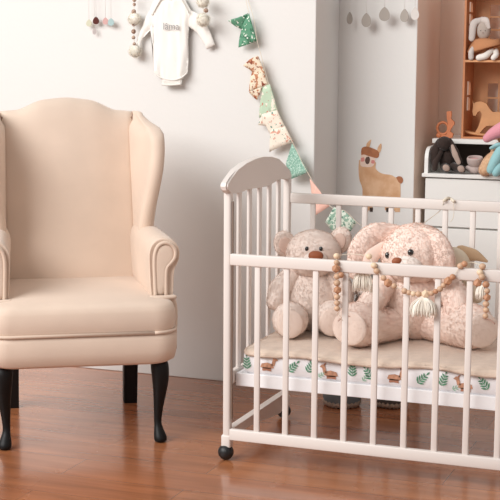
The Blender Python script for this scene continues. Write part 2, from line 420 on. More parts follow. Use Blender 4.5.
# mattress with printed sheet
SHEET = mat('sheet_cotton', (240, 238, 240), 0.8, 0.2, 60)
LEAF = mat('leaf_print', (104, 164, 130), 0.8, var=0.4, vscale=120); LEAF2 = mat('pale_leaf_print', (150, 190, 164), 0.8); DEER = mat('fawn_print', (208, 154, 124), 0.8, var=0.3, vscale=90); DEER2 = mat('brown_print', (176, 122, 98), 0.8)
MZ0, MZ1 = 0.309, 0.389; MY0 = 0.050; MX0, MX1 = 0.036, LEN - 0.03
bm = bmesh.new()
def mattress_ring(z, ins):
    pts = []
    for x, y in rrect((MX1 - MX0) / 2 - ins, -0.26 + ins, 0.26 - ins, 0.03, 0.03, n=5): pts.append(Vector(((MX0 + MX1) / 2 + x, 0.31 + y, z)))
    return pts
add_loft(bm, [mattress_ring(z, i) for z, i in ((MZ0, 0.008), (MZ0 + 0.012, 0.001), (MZ0 + 0.04, 0.0), (MZ1 - 0.014, 0.001), (MZ1 - 0.004, 0.006), (MZ1, 0.018))])
def leaf_poly(cx, cz, ang, L, wd, mi, y=None):
    pts = []
    for t in np.linspace(0, 1, 6): pts.append((L * t, wd * math.sin(PI * t)))
    for t in np.linspace(1, 0, 6)[1:-1]: pts.append((L * t, -wd * math.sin(PI * t)))
    ca, sa = math.cos(ang), math.sin(ang); z_ = []
    vs = []
    for a, b in pts:
        x = cx + a * ca - b * sa; z = cz + a * sa + b * ca
        z = min(max(z, MZ0 + 0.006), MZ1 - 0.010)
        vs.append(bm.verts.new((x, MY0 - 0.0016, z)))
    f = bm.faces.new(vs); f.material_index = mi
def sprig(cx, cz, ang, n, L, mi):
    ca, sa = math.cos(ang), math.sin(ang)
    for i in range(n):
        d = 0.0105 * i
        for sg in (-1, 1): leaf_poly(cx + ca * d, cz + sa * d, ang + sg * 0.85, L * (1 - 0.12 * i), L * 0.13, mi)
    leaf_poly(cx + ca * 0.0105 * n, cz + sa * 0.0105 * n, ang, L * 0.7, L * 0.13, mi)
    e1 = Vector((cx + ca * 0.0105 * n, 0, cz + sa * 0.0105 * n)); ex = Vector((-sa, 0, ca)) * 0.0009
    f = bm.faces.new([bm.verts.new((q.x, MY0 - 0.0015, min(max(q.z, MZ0 + 0.006), MZ1 - 0.010))) for q in (Vector((cx, 0, cz)) - ex, e1 - ex, e1 + ex, Vector((cx, 0, cz)) + ex)]); f.material_index = mi
def fawn(cx, cz, sg):
    def P(l, mi):
        f = bm.faces.new([bm.verts.new((cx + sg * a * 1.2, MY0 - 0.0018, cz + b * 1.1)) for a, b in l]); f.material_index = mi
    P([(-0.022, 0.002), (-0.018, 0.014), (0.0, 0.018), (0.016, 0.014), (0.02, 0.002), (0.008, -0.002), (-0.012, -0.002)], 3)
    P([(0.012, 0.010), (0.018, 0.034), (0.026, 0.036), (0.034, 0.028), (0.026, 0.024), (0.022, 0.008)], 3)
    P([(0.018, 0.032), (0.014, 0.042), (0.023, 0.037)], 4)
    P([(-0.016, 0.002), (-0.016, -0.010), (-0.002, -0.008), (0.012, -0.010), (0.012, 0.001)], 4)
x = 0.06; k = 0
random.seed(3)
while x < MX1 - 0.04:
    if k % 3 == 1: fawn(x, 0.328 + 0.008 * (k % 2), 1 if k % 2 else -1)
    else:
        sprig(x, 0.324 + 0.012 * random.random(), PI / 2 + random.uniform(-0.9, 0.9), 4, 0.024, 1)
        if k % 2: sprig(x + 0.04, 0.322, 0.9 * random.random() + .4, 3, 0.014, 2)
    x += 0.072 + 0.012 * random.random(); k += 1
mt_ = obj('crib_mattress', bm, [SHEET, LEAF, LEAF2, DEER, DEER2], None)
for f in mt_.data.polygons:
    if f.material_index: f.use_smooth = False
tag(mt_, 'crib mattress in white sheet printed with green leaves and fawns', 'mattress')

# blanket
BLK = mat('beige_blanket', (230, 208, 190), 0.95, 0.6, 350, sheen=0.3, var=0.08, vscale=40)
bm = bmesh.new(); nx, ny = 90, 30; G = []
def blz(x, y):
    return MZ1 + 0.004 + 0.003 * noise.noise(Vector((x * 9, y * 9, 0))) + 0.002 * noise.noise(Vector((x * 30, y * 30, 4)))
for i in range(nx + 1):
    col = []
    for j in range(ny + 1):
        x = 0.052 + (1.15 - 0.052) * i / nx
        yf = 0.042 + 0.006 * math.sin(x * 11) + 0.004 * math.sin(x * 27 + 1)
        y = yf + (0.56 - yf) * (j / ny)
        z = blz(x, y)
        if j == 0: z -= 0.012 + 0.004 * math.sin(x * 15)
        if j == 1: z -= 0.003; y = yf + 0.002
        col.append(bm.verts.new((x, y, z)))
    G.append(col)
for i in range(nx):
    for j in range(ny): bm.faces.new((G[i][j], G[i + 1][j], G[i + 1][j + 1], G[i][j + 1]))
bl = obj('baby_blanket', bm, BLK); s = bl.modifiers.new('thick', 'SOLIDIFY'); s.thickness = 0.006; s.offset = 1
tag(bl, 'beige fleece baby blanket spread over the crib mattress', 'blanket')
bm = bmesh.new()
hemp = [Vector((0.05, 0.52, blz(0.05, .5))), Vector((0.05, 0.3, blz(0.05, .3))), Vector((0.05, 0.12, blz(0.05, .12))), Vector((0.053, 0.052, blz(.055, .05) - 0.002))] + [Vector((x, 0.040 + 0.006 * math.sin(x * 11) + 0.004 * math.sin(x * 27 + 1), blz(x, 0.045) - 0.008 - 0.004 * math.sin(x * 15))) for x in np.linspace(0.06, 1.15, 40)]
add_tube(bm, hemp, 0.0065, n=130, seg=8); fur(bm, 2500, 0.005, 0.0012)
obj('fleece_hem', bm, BLK, bl)

# ================================================================== PLUSH BEARS
def tuft_mat(m):
    t = m.copy(); t.name = m.name + '_pile'; nt = t.node_tree; b = nt.nodes['Principled BSDF']; out = next(n for n in nt.nodes if n.type == 'OUTPUT_MATERIAL')
    tr = nt.nodes.new('ShaderNodeBsdfTranslucent'); mx = nt.nodes.new('ShaderNodeMixShader'); mx.inputs[0].default_value = 0.3
    lk = b.inputs['Base Color'].links
    if lk: nt.links.new(lk[0].from_socket, tr.inputs[0])
    else: tr.inputs[0].default_value = b.inputs['Base Color'].default_value
    nt.links.new(b.outputs[0], mx.inputs[1]); nt.links.new(tr.outputs[0], mx.inputs[2]); nt.links.new(mx.outputs[0], out.inputs[0]); return t
PILE = {}
FUR_B1 = mat('dusty_pink_fur', (247, 231, 221), 0.95, 0.2, 260, sheen=0.1, var=0.05, vscale=30)
FUR_B1D = mat('inner_ear_pink', (216, 188, 174), 0.95, sheen=0.3)
FUR_B2 = mat('light_pink_fur', (249, 230, 219), 0.95, 0.2, 260, sheen=0.1, var=0.12, vscale=14, rgb2=(248, 224, 212))
FUR_W = mat('cream_muzzle_fur', (244, 232, 224), 0.95, sheen=0.5)
PADM = mat('paw_pad_fabric', (240, 220, 208), 0.9, 0.3, 300, sheen=0.3)
NOSE = mat('brown_nose_velvet', (150, 82, 48), 0.6, 0.3, 300, sheen=0.3)
EYE = mat('black_eye', (14, 10, 10), 0.08, coat=1.0)
STITCH = mat('brown_stitch', (150, 70, 74), 0.8)
def dirv(az, el):
    a, e = math.radians(az), math.radians(el); return Vector((math.sin(a) * math.cos(e), -math.cos(a) * math.cos(e), math.sin(e)))
def on(c, r, az, el, k=1.0):
    d = dirv(az, el); t = 1 / math.sqrt((d.x / r[0]) ** 2 + (d.y / r[1]) ** 2 + (d.z / r[2]) ** 2)
    return Vector(c) + d * t * k

B1 = empty('teddy_bear', (0.160, 0.470, MZ1 + 0.008), math.radians(18), 'smaller dusty pink teddy bear with brown nose sitting at the left end of the crib', 'teddy bear')
def fobj(name, bm, m, parent, n, L=0.008, wd=0.0022):
    fur(bm, int(n * 1.15), L * 0.85, wd * 0.9, mi=1)
    if m.name not in PILE: PILE[m.name] = tuft_mat(m)
    return obj(name, bm, [m, PILE[m.name]], parent)
fobj('body', ell((0, 0, 0.125), (0.108, 0.088, 0.130), warp=0.05), FUR_B1, B1, 4200)
h1c, h1r = (0.004, -0.03, 0.300), (0.106, 0.088, 0.090)
fobj('head', ell(h1c, h1r, warp=0.04), FUR_B1, B1, 3600)
for s, (ax, az_) in ((-1, (-0.104, 0.332)), (1, (0.104, 0.350))):
    e = fobj('ear', ell((ax, -0.010, az_), (0.042, 0.024, 0.052), rot=(0, s * 0.35, -s * 0.3)), FUR_B1, B1, 900)
    obj('inner_ear', ell((ax - s * 0.004, -0.030, az_ - 0.004), (0.026, 0.008, 0.034), rot=(0, s * 0.35, -s * 0.3)), FUR_B1D, e)
mz = fobj('muzzle', ell(on(h1c, h1r, 5, -10, 0.93), (0.047, 0.032, 0.034)), FUR_W, B1, 700, 0.005)
obj('nose', ell(on(h1c, h1r, 5, 4, 1.25), (0.028, 0.017, 0.0185), sq=0.9), NOSE, B1)
for az_ in (-17, 19): obj('eye', ell(on(h1c, h1r, az_, 19, 1.0), (0.0075, 0.0060, 0.009)), EYE, B1)
fobj('arm', tube([(-0.075, -0.02, 0.215), (-0.118, -0.045, 0.165), (-0.135, -0.075, 0.125)], [0.040, 0.043, 0.036], round_ends=True, seg=14), FUR_B1, B1, 1500)
fobj('arm', tube([(0.085, -0.02, 0.215), (0.114, -0.040, 0.165), (0.122, -0.065, 0.125)], [0.040, 0.043, 0.036], round_ends=True, seg=14), FUR_B1, B1, 1500)
for s in (-1, 1):
    fx = -0.078 if s < 0 else 0.078; dy = 0 if s < 0 else 0.05
    lg = fobj('leg', tube([(s * 0.055, -0.03, 0.062), (fx, -0.11 + dy / 2, 0.068), (fx, -0.165 + dy, 0.070)], [0.054, 0.060, 0.068], round_ends=True, seg=16), FUR_B1, B1, 2200)
    fobj('foot_pad', ell((fx, -0.222 + dy, 0.066), (0.050, 0.014, 0.054)), PADM, lg, 300, 0.004, 0.002)

B2 = empty('teddy_bear', (0.560, 0.455, MZ1 + 0.008), math.radians(18), 'large light pink floppy eared teddy bear sitting with legs spread in the crib', 'teddy bear')
fobj('body', ell((0, 0, 0.150), (0.128, 0.105, 0.150), warp=0.06), FUR_B2, B2, 6500, 0.010)
h2c, h2r = (-0.002, -0.045, 0.325), (0.128, 0.112, 0.112)
fobj('head', ell(h2c, h2r, warp=0.05), FUR_B2, B2, 6500, 0.010)
e = fobj('ear', tube([(-0.070, -0.02, 0.395), (-0.146, -0.03, 0.392), (-0.196, -0.045, 0.340), (-0.208, -0.055, 0.270)], [0.034, 0.044, 0.048, 0.042], round_ends=True, flat=0.55, up=(0, 1, 0), seg=14), FUR_B2, B2, 2600, 0.009)
obj('inner_ear', tube([(-0.118, -0.056, 0.352), (-0.160, -0.070, 0.315), (-0.174, -0.080, 0.270)], [0.020, 0.028, 0.022], round_ends=True, flat=0.35, up=(0, 1, 0)), mat('inner_ear_rose', (240, 212, 198), 0.9, sheen=0.3), e)
fobj('ear', tube([(0.030, -0.092, 0.405), (0.070, -0.122, 0.375), (0.090, -0.132, 0.320), (0.094, -0.126, 0.262)], [0.030, 0.042, 0.046, 0.040], round_ends=True, flat=0.5, up=(0, 1, 0), seg=14), FUR_B2, B2, 2600, 0.009)
fobj('muzzle', ell(on(h2c, h2r, -20, -17, 0.92), (0.060, 0.042, 0.042)), FUR_W, B2, 1100, 0.006)
obj('nose', ell(on(h2c, h2r, -31, -4, 1.20), (0.019, 0.013, 0.014), rot=(0, -0.2, 0)), NOSE, B2)
for az_, el in ((-56, 2), (-12, 11)): obj('eye', ell(on(h2c, h2r, az_, el, 1.0), (0.011, 0.009, 0.012)), EYE, B2)
obj('mouth', tube([on((0, -0.02, .22), (.1, .1, .06), a, 15, 1.0) for a in (-10, 8, 25, 42)], 0.0045, n=12, seg=6), STITCH, B2)
fobj('arm', tube([(-0.090, -0.03, 0.235), (-0.140, -0.10, 0.180), (-0.185, -0.15, 0.125)], [0.042, 0.048, 0.044], round_ends=True, seg=14), FUR_B2, B2, 2200, 0.010)
fobj('arm', tube([(0.100, -0.03, 0.235), (0.145, -0.07, 0.175), (0.145, -0.13, 0.120)], [0.046, 0.052, 0.044], round_ends=True, seg=14), FUR_B2, B2, 2200, 0.010)
for s, fx, fy in ((-1, -0.205, -0.165), (1, 0.195, -0.165)):
    lg = fobj('leg', tube([(s * 0.065, -0.03, 0.070), (fx * 0.62, fy * 0.55, 0.070), (fx, fy, 0.084)], [0.066, 0.066, 0.084], round_ends=True, seg=18), FUR_B2, B2, 3800, 0.010)
    d = Vector((fx * 0.5, fy - 0.05, 0.0)).normalized()
    c_ = Vector((fx, fy, 0.084)) + d * 0.080
    fobj('foot_pad', ell(c_, (0.066, 0.014, 0.062), rot=(0, 0, math.atan2(d.x, -d.y))), PADM, lg, 500, 0.004, 0.002)
    obj('stitching', tube([c_ + d * 0.010 + Vector((math.cos(a) * 0.045, 0, math.sin(a) * 0.045)) for a in np.linspace(0.6, 2.5, 7)], 0.003, n=12, seg=5), mat('pale_stitch', (205, 170, 156), 0.9), lg)

# ---- toys behind the large bear
GREYF = mat('grey_plush', (150, 146, 142), 0.95, 0.5, 200, sheen=0.4); TANF = mat('cream_felt', (226, 212, 190), 0.9, 0.3, 200, sheen=0.3); TAN2 = mat('tan_felt', (190, 160, 128), 0.9, sheen=0.2)
T1 = empty('plush_toy', (0.375, 0.545, MZ1 + 0.008), math.radians(18), 'small grey plush toy with white fluffy collar tucked between the two pink bears', 'plush toy')
T1.scale = (1.2, 1.0, 1.3)
fobj('body', ell((0, 0, 0.07), (0.055, 0.035, 0.072)), GREYF, T1, 900, 0.006)
fobj('head', ell((0.0, -0.01, 0.165), (0.045, 0.035, 0.042)), GREYF, T1, 600, 0.006)
fobj('collar', tube([(-0.04, -0.03, 0.13), (0, -0.05, 0.118), (0.04, -0.03, 0.13)], [0.014, 0.020, 0.014], round_ends=True), FUR_W, T1, 1200, 0.018, 0.0015)
for s in (-1, 1): obj('ear', ell((s * 0.028, 0, 0.205), (0.013, 0.007, 0.028), rot=(0, s * 0.3, 0)), GREYF, T1)
for s in (-1, 1): obj('leg', ell((s * 0.03, -0.035, 0.022), (0.02, 0.035, 0.02)), GREYF, T1)
T2 = empty('plush_toy', (at(458, 250, 'y', 0.555).x, 0.555, MZ1 + 0.008), math.radians(10), 'cream felt toy with pointed tan ear sitting behind the large bear', 'plush toy')
T2.scale = (1.25, 1.0, 1.36)
fobj('body', ell((0, 0, 0.08), (0.055, 0.035, 0.085)), TANF, T2, 700, 0.004)
obj('head', ell((-0.008, -0.01, 0.205), (0.046, 0.035, 0.046)), TANF, T2)
obj('arm', tube([(0.01, -0.02, 0.165), (0.04, -0.035, 0.155), (0.06, -0.03, 0.12)], [0.02, 0.024, 0.02], round_ends=True), TANF, T2)
obj('ear', tube([(0.01, -0.012, 0.235), (0.05, -0.012, 0.230), (0.085, -0.012, 0.215)], [0.022, 0.016, 0.004], flat=0.45, up=(0, 1, 0), round_ends=True), TAN2, T2)
obj('ear', tube([(-0.03, -0.012, 0.235), (-0.045, -0.012, 0.265), (-0.05, -0.012, 0.29)], [0.018, 0.013, 0.003], flat=0.45, up=(0, 1, 0), round_ends=True), TAN2, T2)

# ================================================================== BEAD GARLAND on the front rail
WOODB = mat('light_wood_bead', (212, 176, 146), 0.5, var=0.15, vscale=60); WOODD = mat('amber_wood_bead', (196, 144, 110), 0.45, var=0.15, vscale=60); WOODP = mat('pale_wood_bead', (232, 206, 176), 0.5)
CORD = mat('cotton_cord', (226, 214, 196), 0.9)
BG = empty('bead_garland', at(424, 290, 'y', -0.045), 0, 'wooden bead garland with cream tassels draped over the front crib rail', 'bead garland')
bg0 = BG.location.copy()
def bp(px, py, v=-0.042): return at(px, py, 'y', v) - bg0
beads = [ # px, py, radius px, colour, hex
 (336.5,256,3.0,2,0,-0.028),(336.5,262.5,2.6,0,0,-0.038),(336,268.5,4.0,1,1,-0.042),(341,275,3.0,1,0,-0.040),(337,276.5,3.0,0,0,-0.046),(337,283,3.2,0,0,-0.046),(337.5,290,3.8,1,1,-0.046),(337,297,3.0,0,0,-0.046),(337,303,2.8,0,0,-0.046),(337,308.5,2.8,0,0,-0.046),
 (369,256.5,3.0,2,0,-0.022),(374,265.5,3.0,2,0,-0.038),(376.5,271,2.9,0,0,-0.040),(383.5,278,2.8,0,0,-0.042),(388,283,4.0,1,1,-0.042),(394,286,2.7,0,0,-0.042),
 (404.5,291,2.9,0,0,-0.042),(409,292.6,2.5,0,0,-0.042),(413.3,293.8,2.7,2,0,-0.042),(418.5,294,2.9,0,0,-0.042),(425.5,294,4.0,2,1,-0.042),(431.5,293.2,2.7,0,0,-0.042),(435.7,291.4,2.5,1,0,-0.042),(440,289,2.8,0,0,-0.042),(443.5,285.3,2.5,0,0,-0.042),(448,281,4.0,1,1,-0.042),(452.6,277,2.9,1,0,-0.040),(460.5,266,3.0,0,0,-0.032),(464.5,264,3.0,1,0,-0.030),
 (482.5,266.5,3.1,0,0,-0.030),(480,272.5,3.0,2,0,-0.038),(482,277,3.1,0,0,-0.044),(477.5,283,4.0,1,1,-0.044),(486,284.5,3.2,1,0,-0.044),(487,291,2.8,0,0,-0.044),(487,297.5,3.5,1,1,-0.044),(486,304,3.0,0,0,-0.044),(486,310,2.8,0,0,-0.044),(485.5,316,2.7,0,0,-0.044)]
def bead_bm(c, r, hx):
    bm = bmesh.new()
    if hx:
        bmesh.ops.create_icosphere(bm, subdivisions=1, radius=r * 1.08)
        for v in bm.verts: v.co += c
    else: add_ell(bm, c, (r, r, r * 0.95), u=14, v=10)
    return bm
for px, py, r, k, hx, v in beads:
    obj('bead', bead_bm(bp(px, py, v), r / 281 * 1.02, hx), (WOODB, WOODD, WOODP)[k], BG, smooth=not hx)
cord_pts = [bp(b[0], b[1], b[5]) for b in beads]
bm = bmesh.new()
for a, b in ((0, 10), (10, 29), (29, 39)): add_tube(bm, cord_pts[a:b], 0.0013, n=60, seg=5)
add_tube(bm, [bp(337, 309, -.046), bp(338, 313, -.046), bp(343, 321, -.040)], 0.001, n=8, seg=5)
add_tube(bm, [bp(336, 256, -.028), bp(352, 254, -.001), bp(369, 256, -.022)], 0.0013, n=12, seg=5)
add_tube(bm, [bp(464.5, 264, -.03), bp(473, 262.5, -.004), bp(482.5, 266, -.03)], 0.0013, n=12, seg=5)
obj('cord', bm, CORD, BG)
def tassel_bm(c, L, spread, n=70, wd=0.0016, th=2.6):
    bm = bmesh.new()
    for i in range(n):
        a = random.uniform(-1, 1); b = random.uniform(-1, 1)
        e = c + Vector((a * spread, b * spread * 0.4, -L * random.uniform(0.7, 1.0)))
        mdl = c.lerp(e, 0.5) + Vector((a * spread * 0.35, b * 0.003, 0.002))
        add_tube(bm, [c + Vector((a * 0.004, b * 0.003, 0)), mdl, e], wd, n=4, seg=4)
    return bm
TASS = mat('cream_tassel_cotton', (252, 246, 234), 0.9, sheen=0.3)
obj('tassel', tassel_bm(bp(424, 296, -.044), 0.072, 0.044, n=150), TASS, BG)
obj('tassel', tassel_bm(bp(481, 285, -.046), 0.05, 0.016), TASS, BG)
obj('tassel', tassel_bm(bp(363, 268, 0.0), 0.085, 0.034, n=120), TASS, BG)

# ================================================================== BUNTING
def print_mat(name, base, cols, scale, amt=0.5, seed=0):
    mt = bpy.data.materials.new(name); mt.use_nodes = True; nt = mt.node_tree; b = nt.nodes['Principled BSDF']; L = nt.links.new; b.inputs['Roughness'].default_value = 0.85
    tc = nt.nodes.new('ShaderNodeTexCoord'); cur = None; prev = lin(base)
    node_prev = None
    for i, (c, th) in enumerate(cols):
        mp = nt.nodes.new('ShaderNodeMapping'); mp.inputs['Location'].default_value = (seed + i * 3.1, i * 1.7, i); L(tc.outputs['Object'], mp.inputs[0])
        n = nt.nodes.new('ShaderNodeTexNoise'); n.inputs['Scale'].default_value = scale * (1 + 0.2 * i); n.inputs['Detail'].default_value = 2; L(mp.outputs[0], n.inputs['Vector'])
        r = nt.nodes.new('ShaderNodeMapRange'); r.inputs[1].default_value = th; r.inputs[2].default_value = th + 0.03; L(n.outputs['Fac'], r.inputs[0])
        mx = nt.nodes.new('ShaderNodeMix'); mx.data_type = 'RGBA'; mx.inputs[7].default_value = lin(c)
        if node_prev: L(node_prev.outputs[2], mx.inputs[6])
        else: mx.inputs[6].default_value = prev
        L(r.outputs[0], mx.inputs[0]); node_prev = mx
    L(node_prev.outputs[2], b.inputs['Base Color']); return mt
PG = print_mat('green_scroll_print', (96, 152, 122), [((58, 112, 84), 0.55), ((232, 238, 226), 0.58)], 60, seed=1)
PF = print_mat('rust_floral_print', (236, 220, 196), [((190, 130, 96), 0.54), ((140, 72, 50), 0.62)], 55, seed=2)
PM = print_mat('mint_floral_print', (190, 210, 184), [((238, 230, 214), 0.55), ((196, 122, 104), 0.64)], 50, seed=3)
PW = print_mat('cream_floral_print', (240, 230, 214), [((216, 160, 140), 0.60), ((88, 140, 128), 0.65)], 65, seed=4)
PT = print_mat('teal_dotted_print', (140, 182, 164), [((182, 212, 198), 0.52), ((104, 150, 132), 0.60)], 140, seed=5)
PC = print_mat('coral_print', (238, 190, 174), [((244, 200, 184), 0.60)], 80, seed=6)
PL = print_mat('leaf_sprig_print', (226, 234, 220), [((150, 184, 164), 0.50), ((88, 128, 112), 0.60)], 75, seed=7)
BU = empty('bunting_garland', at(268, 90, 'y', 1.07), 0, 'fabric flag bunting in green, floral, teal and coral strung from wall to crib rail', 'bunting')
bu0 = BU.location.copy()
def fl(pxs, m, name='flag', par=BU):
    """pxs: list of (px,py,depth) ; fan mesh with slight crumple"""
    P = [at(a, b, 'y', v) - bu0 for a, b, v in pxs]
    bm = bmesh.new(); vs = [bm.verts.new(p) for p in P]; bm.faces.new(vs)
    bmesh.ops.triangulate(bm, faces=bm.faces[:]); bmesh.ops.subdivide_edges(bm, edges=bm.edges[:], cuts=3, use_grid_fill=True)
    for v in bm.verts: v.co.y += 0.004 * noise.noise(v.co * 30)
    o = obj(name, bm, m, par); s = o.modifiers.new('thick', 'SOLIDIFY'); s.thickness = 0.0015; s.offset = 0; return o
f = fl([(228, 20.5, 1.045), (238, 17.5, 1.04), (248, 13, 1.055), (247, 20, 1.06), (243, 30, 1.065), (235, 26, 1.055)], PG)
fl([(241.5, 29, 1.05), (244, 22, 1.045), (249, 13, 1.05), (253, 27, 1.045), (257, 41, 1.055), (248, 44.5, 1.05), (238.5, 47.5, 1.06), (239.5, 38, 1.06)], PG, 'folded_half', f)
f = fl([(243, 65.5, 1.05), (250, 59, 1.045), (258, 55.5, 1.055), (262, 65, 1.05), (265, 74, 1.05), (258, 76, 1.055), (252, 71.5, 1.06)], PF)
fl([(252, 72, 1.055), (264, 73.5, 1.045), (268.5, 85, 1.05), (258, 88, 1.05), (249, 92, 1.055), (250, 82, 1.055)], PF, 'folded_half', f)
fl([(249, 92.5, 1.05), (256, 89, 1.045), (262, 87, 1.05), (260, 94, 1.05), (257, 100, 1.055), (253, 97, 1.06)], PF, 'folded_tip', f)
fl([(262, 87.5, 1.055), (270, 84, 1.045), (274, 98, 1.045), (278, 111, 1.05), (270, 113.5, 1.055), (259, 118, 1.06), (260, 104, 1.06)], PM)
f = fl([(258, 125, 1.06), (262, 114, 1.05), (277, 110, 1.045), (285, 127, 1.05), (275, 132, 1.055), (271, 136, 1.06), (266, 126, 1.06)], PW)
fl([(270.5, 130, 1.055), (285, 126, 1.045), (293.5, 142, 1.045), (282, 146, 1.05), (269.5, 152, 1.06), (270, 141, 1.06)], PW, 'folded_half', f)
fl([(292, 143.5, 1.04), (300, 157, 1.03), (308.5, 172, 1.02), (299, 176, 1.03), (289, 180, 1.05), (286, 163, 1.05)], PT)
fl([(310, 178.5, 1.00), (320, 191, 0.98), (330, 206, 0.96), (316, 215, 0.97), (312, 197, 0.99)], PC)
fl([(334, 207, 0.94), (344, 211, 0.92), (357, 222.5, 0.90), (349, 233, 0.91), (342, 242, 0.93), (333, 232, 0.94), (325, 222, 0.95)], PL)
bm = bmesh.new()
S = lambda L: [at(a, b, 'y', v) - bu0 for a, b, v in L]
add_tube(bm, S([(245, -14, 1.09), (246, 0, 1.07), (249, 13, 1.055)]), 0.0012, n=12, seg=5)
add_tube(bm, S([(243, -14, 1.09), (249, 3, 1.07), (254, 20, 1.05), (257, 40, 1.05), (261, 55, 1.05), (269, 85, 1.048), (277, 110, 1.045), (285, 127, 1.045), (293, 143, 1.035), (309, 175, 1.01), (330, 206, 0.955), (345, 211, 0.92), (357, 222.5, 0.895), (363, 226, 0.87)]), 0.0014, n=80, seg=5)
add_tube(bm, S([(363, 226, 0.87), (385, 240, 0.82), (405, 238, 0.74), (424, 223, 0.67), (440, 210.5, 0.625), (444, 201, 0.60)]), 0.0014, n=40, seg=5)
obj('string', bm, CORD, BU)
bm = bmesh.new()
add_tube(bm, S([(444, 200.5, 0.598), (447, 198.2, 0.61), (450, 198.6, 0.632), (453.5, 201, 0.600)]), 0.006, n=14, seg=8, round_ends=True)
add_tube(bm, S([(453, 201, 0.596), (454, 211, 0.604), (453, 218, 0.604), (450.5, 222, 0.604)]), 0.0012, n=10, seg=5)
obj('knot', bm, CORD, BU)

# ================================================================== WALL DROPS
def drop_bm(c, h, wd, th=0.003, face=0.0):
    bm = bmesh.new(); pts = []
    for t in np.linspace(0, 2 * PI, 25)[:-1]:
        # teardrop: pointed top
        x = wd / 2 * math.sin(t) * math.sin(t / 2) ** 0.55 * 1.22; z = h / 2 * math.cos(t)
        pts.append(c + Vector((x * math.cos(face), x * math.sin(face), z)))
    n = Vector((-math.sin(face), math.cos(face), 0)) * th
    add_prism(bm, pts, n, back=0.5); return bm
def hanging_drop(px, py, v, hpx, wpx, m, label, group, face=0.0, top=-40, cat='hanging drop'):
    p = at(px, py, 'y', v); k = F_PX / ((p - CAM).dot(cF))
    r = empty('hanging_drop', p, 0, label, cat, group)
    obj('drop', drop_bm(Vector((0, 0, 0)), hpx / k, wpx / k, face=face), m, r, smooth=False)
    t = at(px, top, 'y', v) - p
    obj('thread', tube([Vector((0, 0, hpx / k / 2)), Vector((0, 0, t.z))], 0.0008, n=2, seg=5, smooth=False), mat('white_thread', (226, 222, 218), 0.9), r)
dm = lambda n, c: mat(n, c, 0.85, 0.2, 100)
GA = 'felt drops on the left wall'
hanging_drop(89, 23, 1.070, 7, 6, dm('sage_felt', (206, 204, 180)), 'pale sage green felt drop on thread left of the dark drop', None)
hanging_drop(96, 20.5, 1.068, 7.5, 6.6, dm('dark_felt', (84, 34, 28)), 'dark maroon brown felt drop hanging on the left wall', None)
hanging_drop(94.5, 31, 1.072, 7, 4, dm('white_felt', (214, 204, 202)), 'pale grey felt drop hanging lowest below the dark drop', None, face=0.7)
hanging_drop(105.5, 21, 1.070, 7, 6, dm('pink_felt', (206, 164, 160)), 'dusty pink felt drop hanging beside the blue drop', None)
hanging_drop(111, 22, 1.066, 7.4, 6.6, dm('blue_felt', (168, 192, 192)), 'pale blue felt drop, rightmost on the left wall', None)
DG = dm('grey_felt', (168, 160, 152)); DL = dm('light_grey_felt', (214, 208, 202))
hanging_drop(349.7, 18, 1.36, 12, 9, DG, 'grey felt drop turned edge-on, leftmost in the alcove', None, face=1.25)
hanging_drop(366.3, 20, 1.36, 14, 9.5, DG, 'grey felt drop second from left in the alcove, hanging lowest', None)
hanging_drop(384.5, 14, 1.36, 14, 10.5, DG, 'grey felt drop in the middle of the alcove row, highest of them', None, face=0.1)
hanging_drop(404.5, 15.5, 1.38, 13, 9.5, DG, 'grey felt drop fourth from left in the alcove beside the wall edge', None, face=-0.3)
hanging_drop(415, 13.5, 1.34, 13, 8, DL, 'pale silver felt drop at the right edge of the alcove row', None)

# ================================================================== POMPOM BEAD STRINGS and BODYSUIT
DKB = mat('dark_wood_bead', (128, 88, 68), 0.45, var=0.3, vscale=120, rgb2=(196, 170, 150)); POM = mat('cream_pompom_wool', (254, 250, 240), 0.95, sheen=0.5)
def pompom(p, r, par, n=900):
    bm = bmesh.new(); bmesh.ops.create_icosphere(bm, subdivisions=2, radius=r * 0.7)
    for v in bm.verts: v.co += p
    fobj('pompom', bm, POM, par, n // 2, r * 0.45, 0.0016)
PS = empty('pompom_bead_string', at(134, 20, 'y', 1.06), 0, 'dark wooden bead string with two cream pompoms hanging left of the bodysuit', 'bead string'); ps0 = PS.location.copy()
for px, py, r in ((134, -8, 2.2), (134.3, 0, 2.0), (134.3, 4.5, 1.7), (133.8, 11.5, 2.3), (133.8, 24.5, 2.0), (133.6, 31.5, 2.4), (133.5, 37.5, 1.9), (134.3, 44, 1.8)):
    obj('bead', ell(at(px, py, 'y', 1.055) - ps0, (r / 228,) * 3, u=12, v=8), DKB, PS)
pompom(at(134.5, 19, 'y', 1.055) - ps0, 8.2 / 228, PS); pompom(at(135, 51, 'y', 1.055) - ps0, 8.2 / 228, PS)
obj('string', tube([at(134.2, -35, 'y', 1.085) - ps0, at(134, 10, 'y', 1.055) - ps0, at(134.3, 50, 'y', 1.055) - ps0], 0.0012, n=10, seg=5), CORD, PS)
PS2 = empty('pompom_bead_string', at(204, 8, 'y', 1.03), 0, 'cream pompom string with wooden bead hanging over the bodysuit sleeve', 'bead string'); p2 = PS2.location.copy()
pompom(at(203, 1, 'y', 1.02) - p2, 8.5 / 229, PS2); pompom(at(203.5, 20, 'y', 1.02) - p2, 8.5 / 229, PS2, 1000)
obj('bead', ell(at(206, 10.5, 'y', 1.0) - p2, (2.3 / 229,) * 3, u=12, v=8), DKB, PS2)
obj('string', tube([at(203, -35, 'y', 1.085) - p2, at(203, 0, 'y', 1.02) - p2, at(203.5, 18, 'y', 1.02) - p2], 0.0012, n=10, seg=5), CORD, PS2)

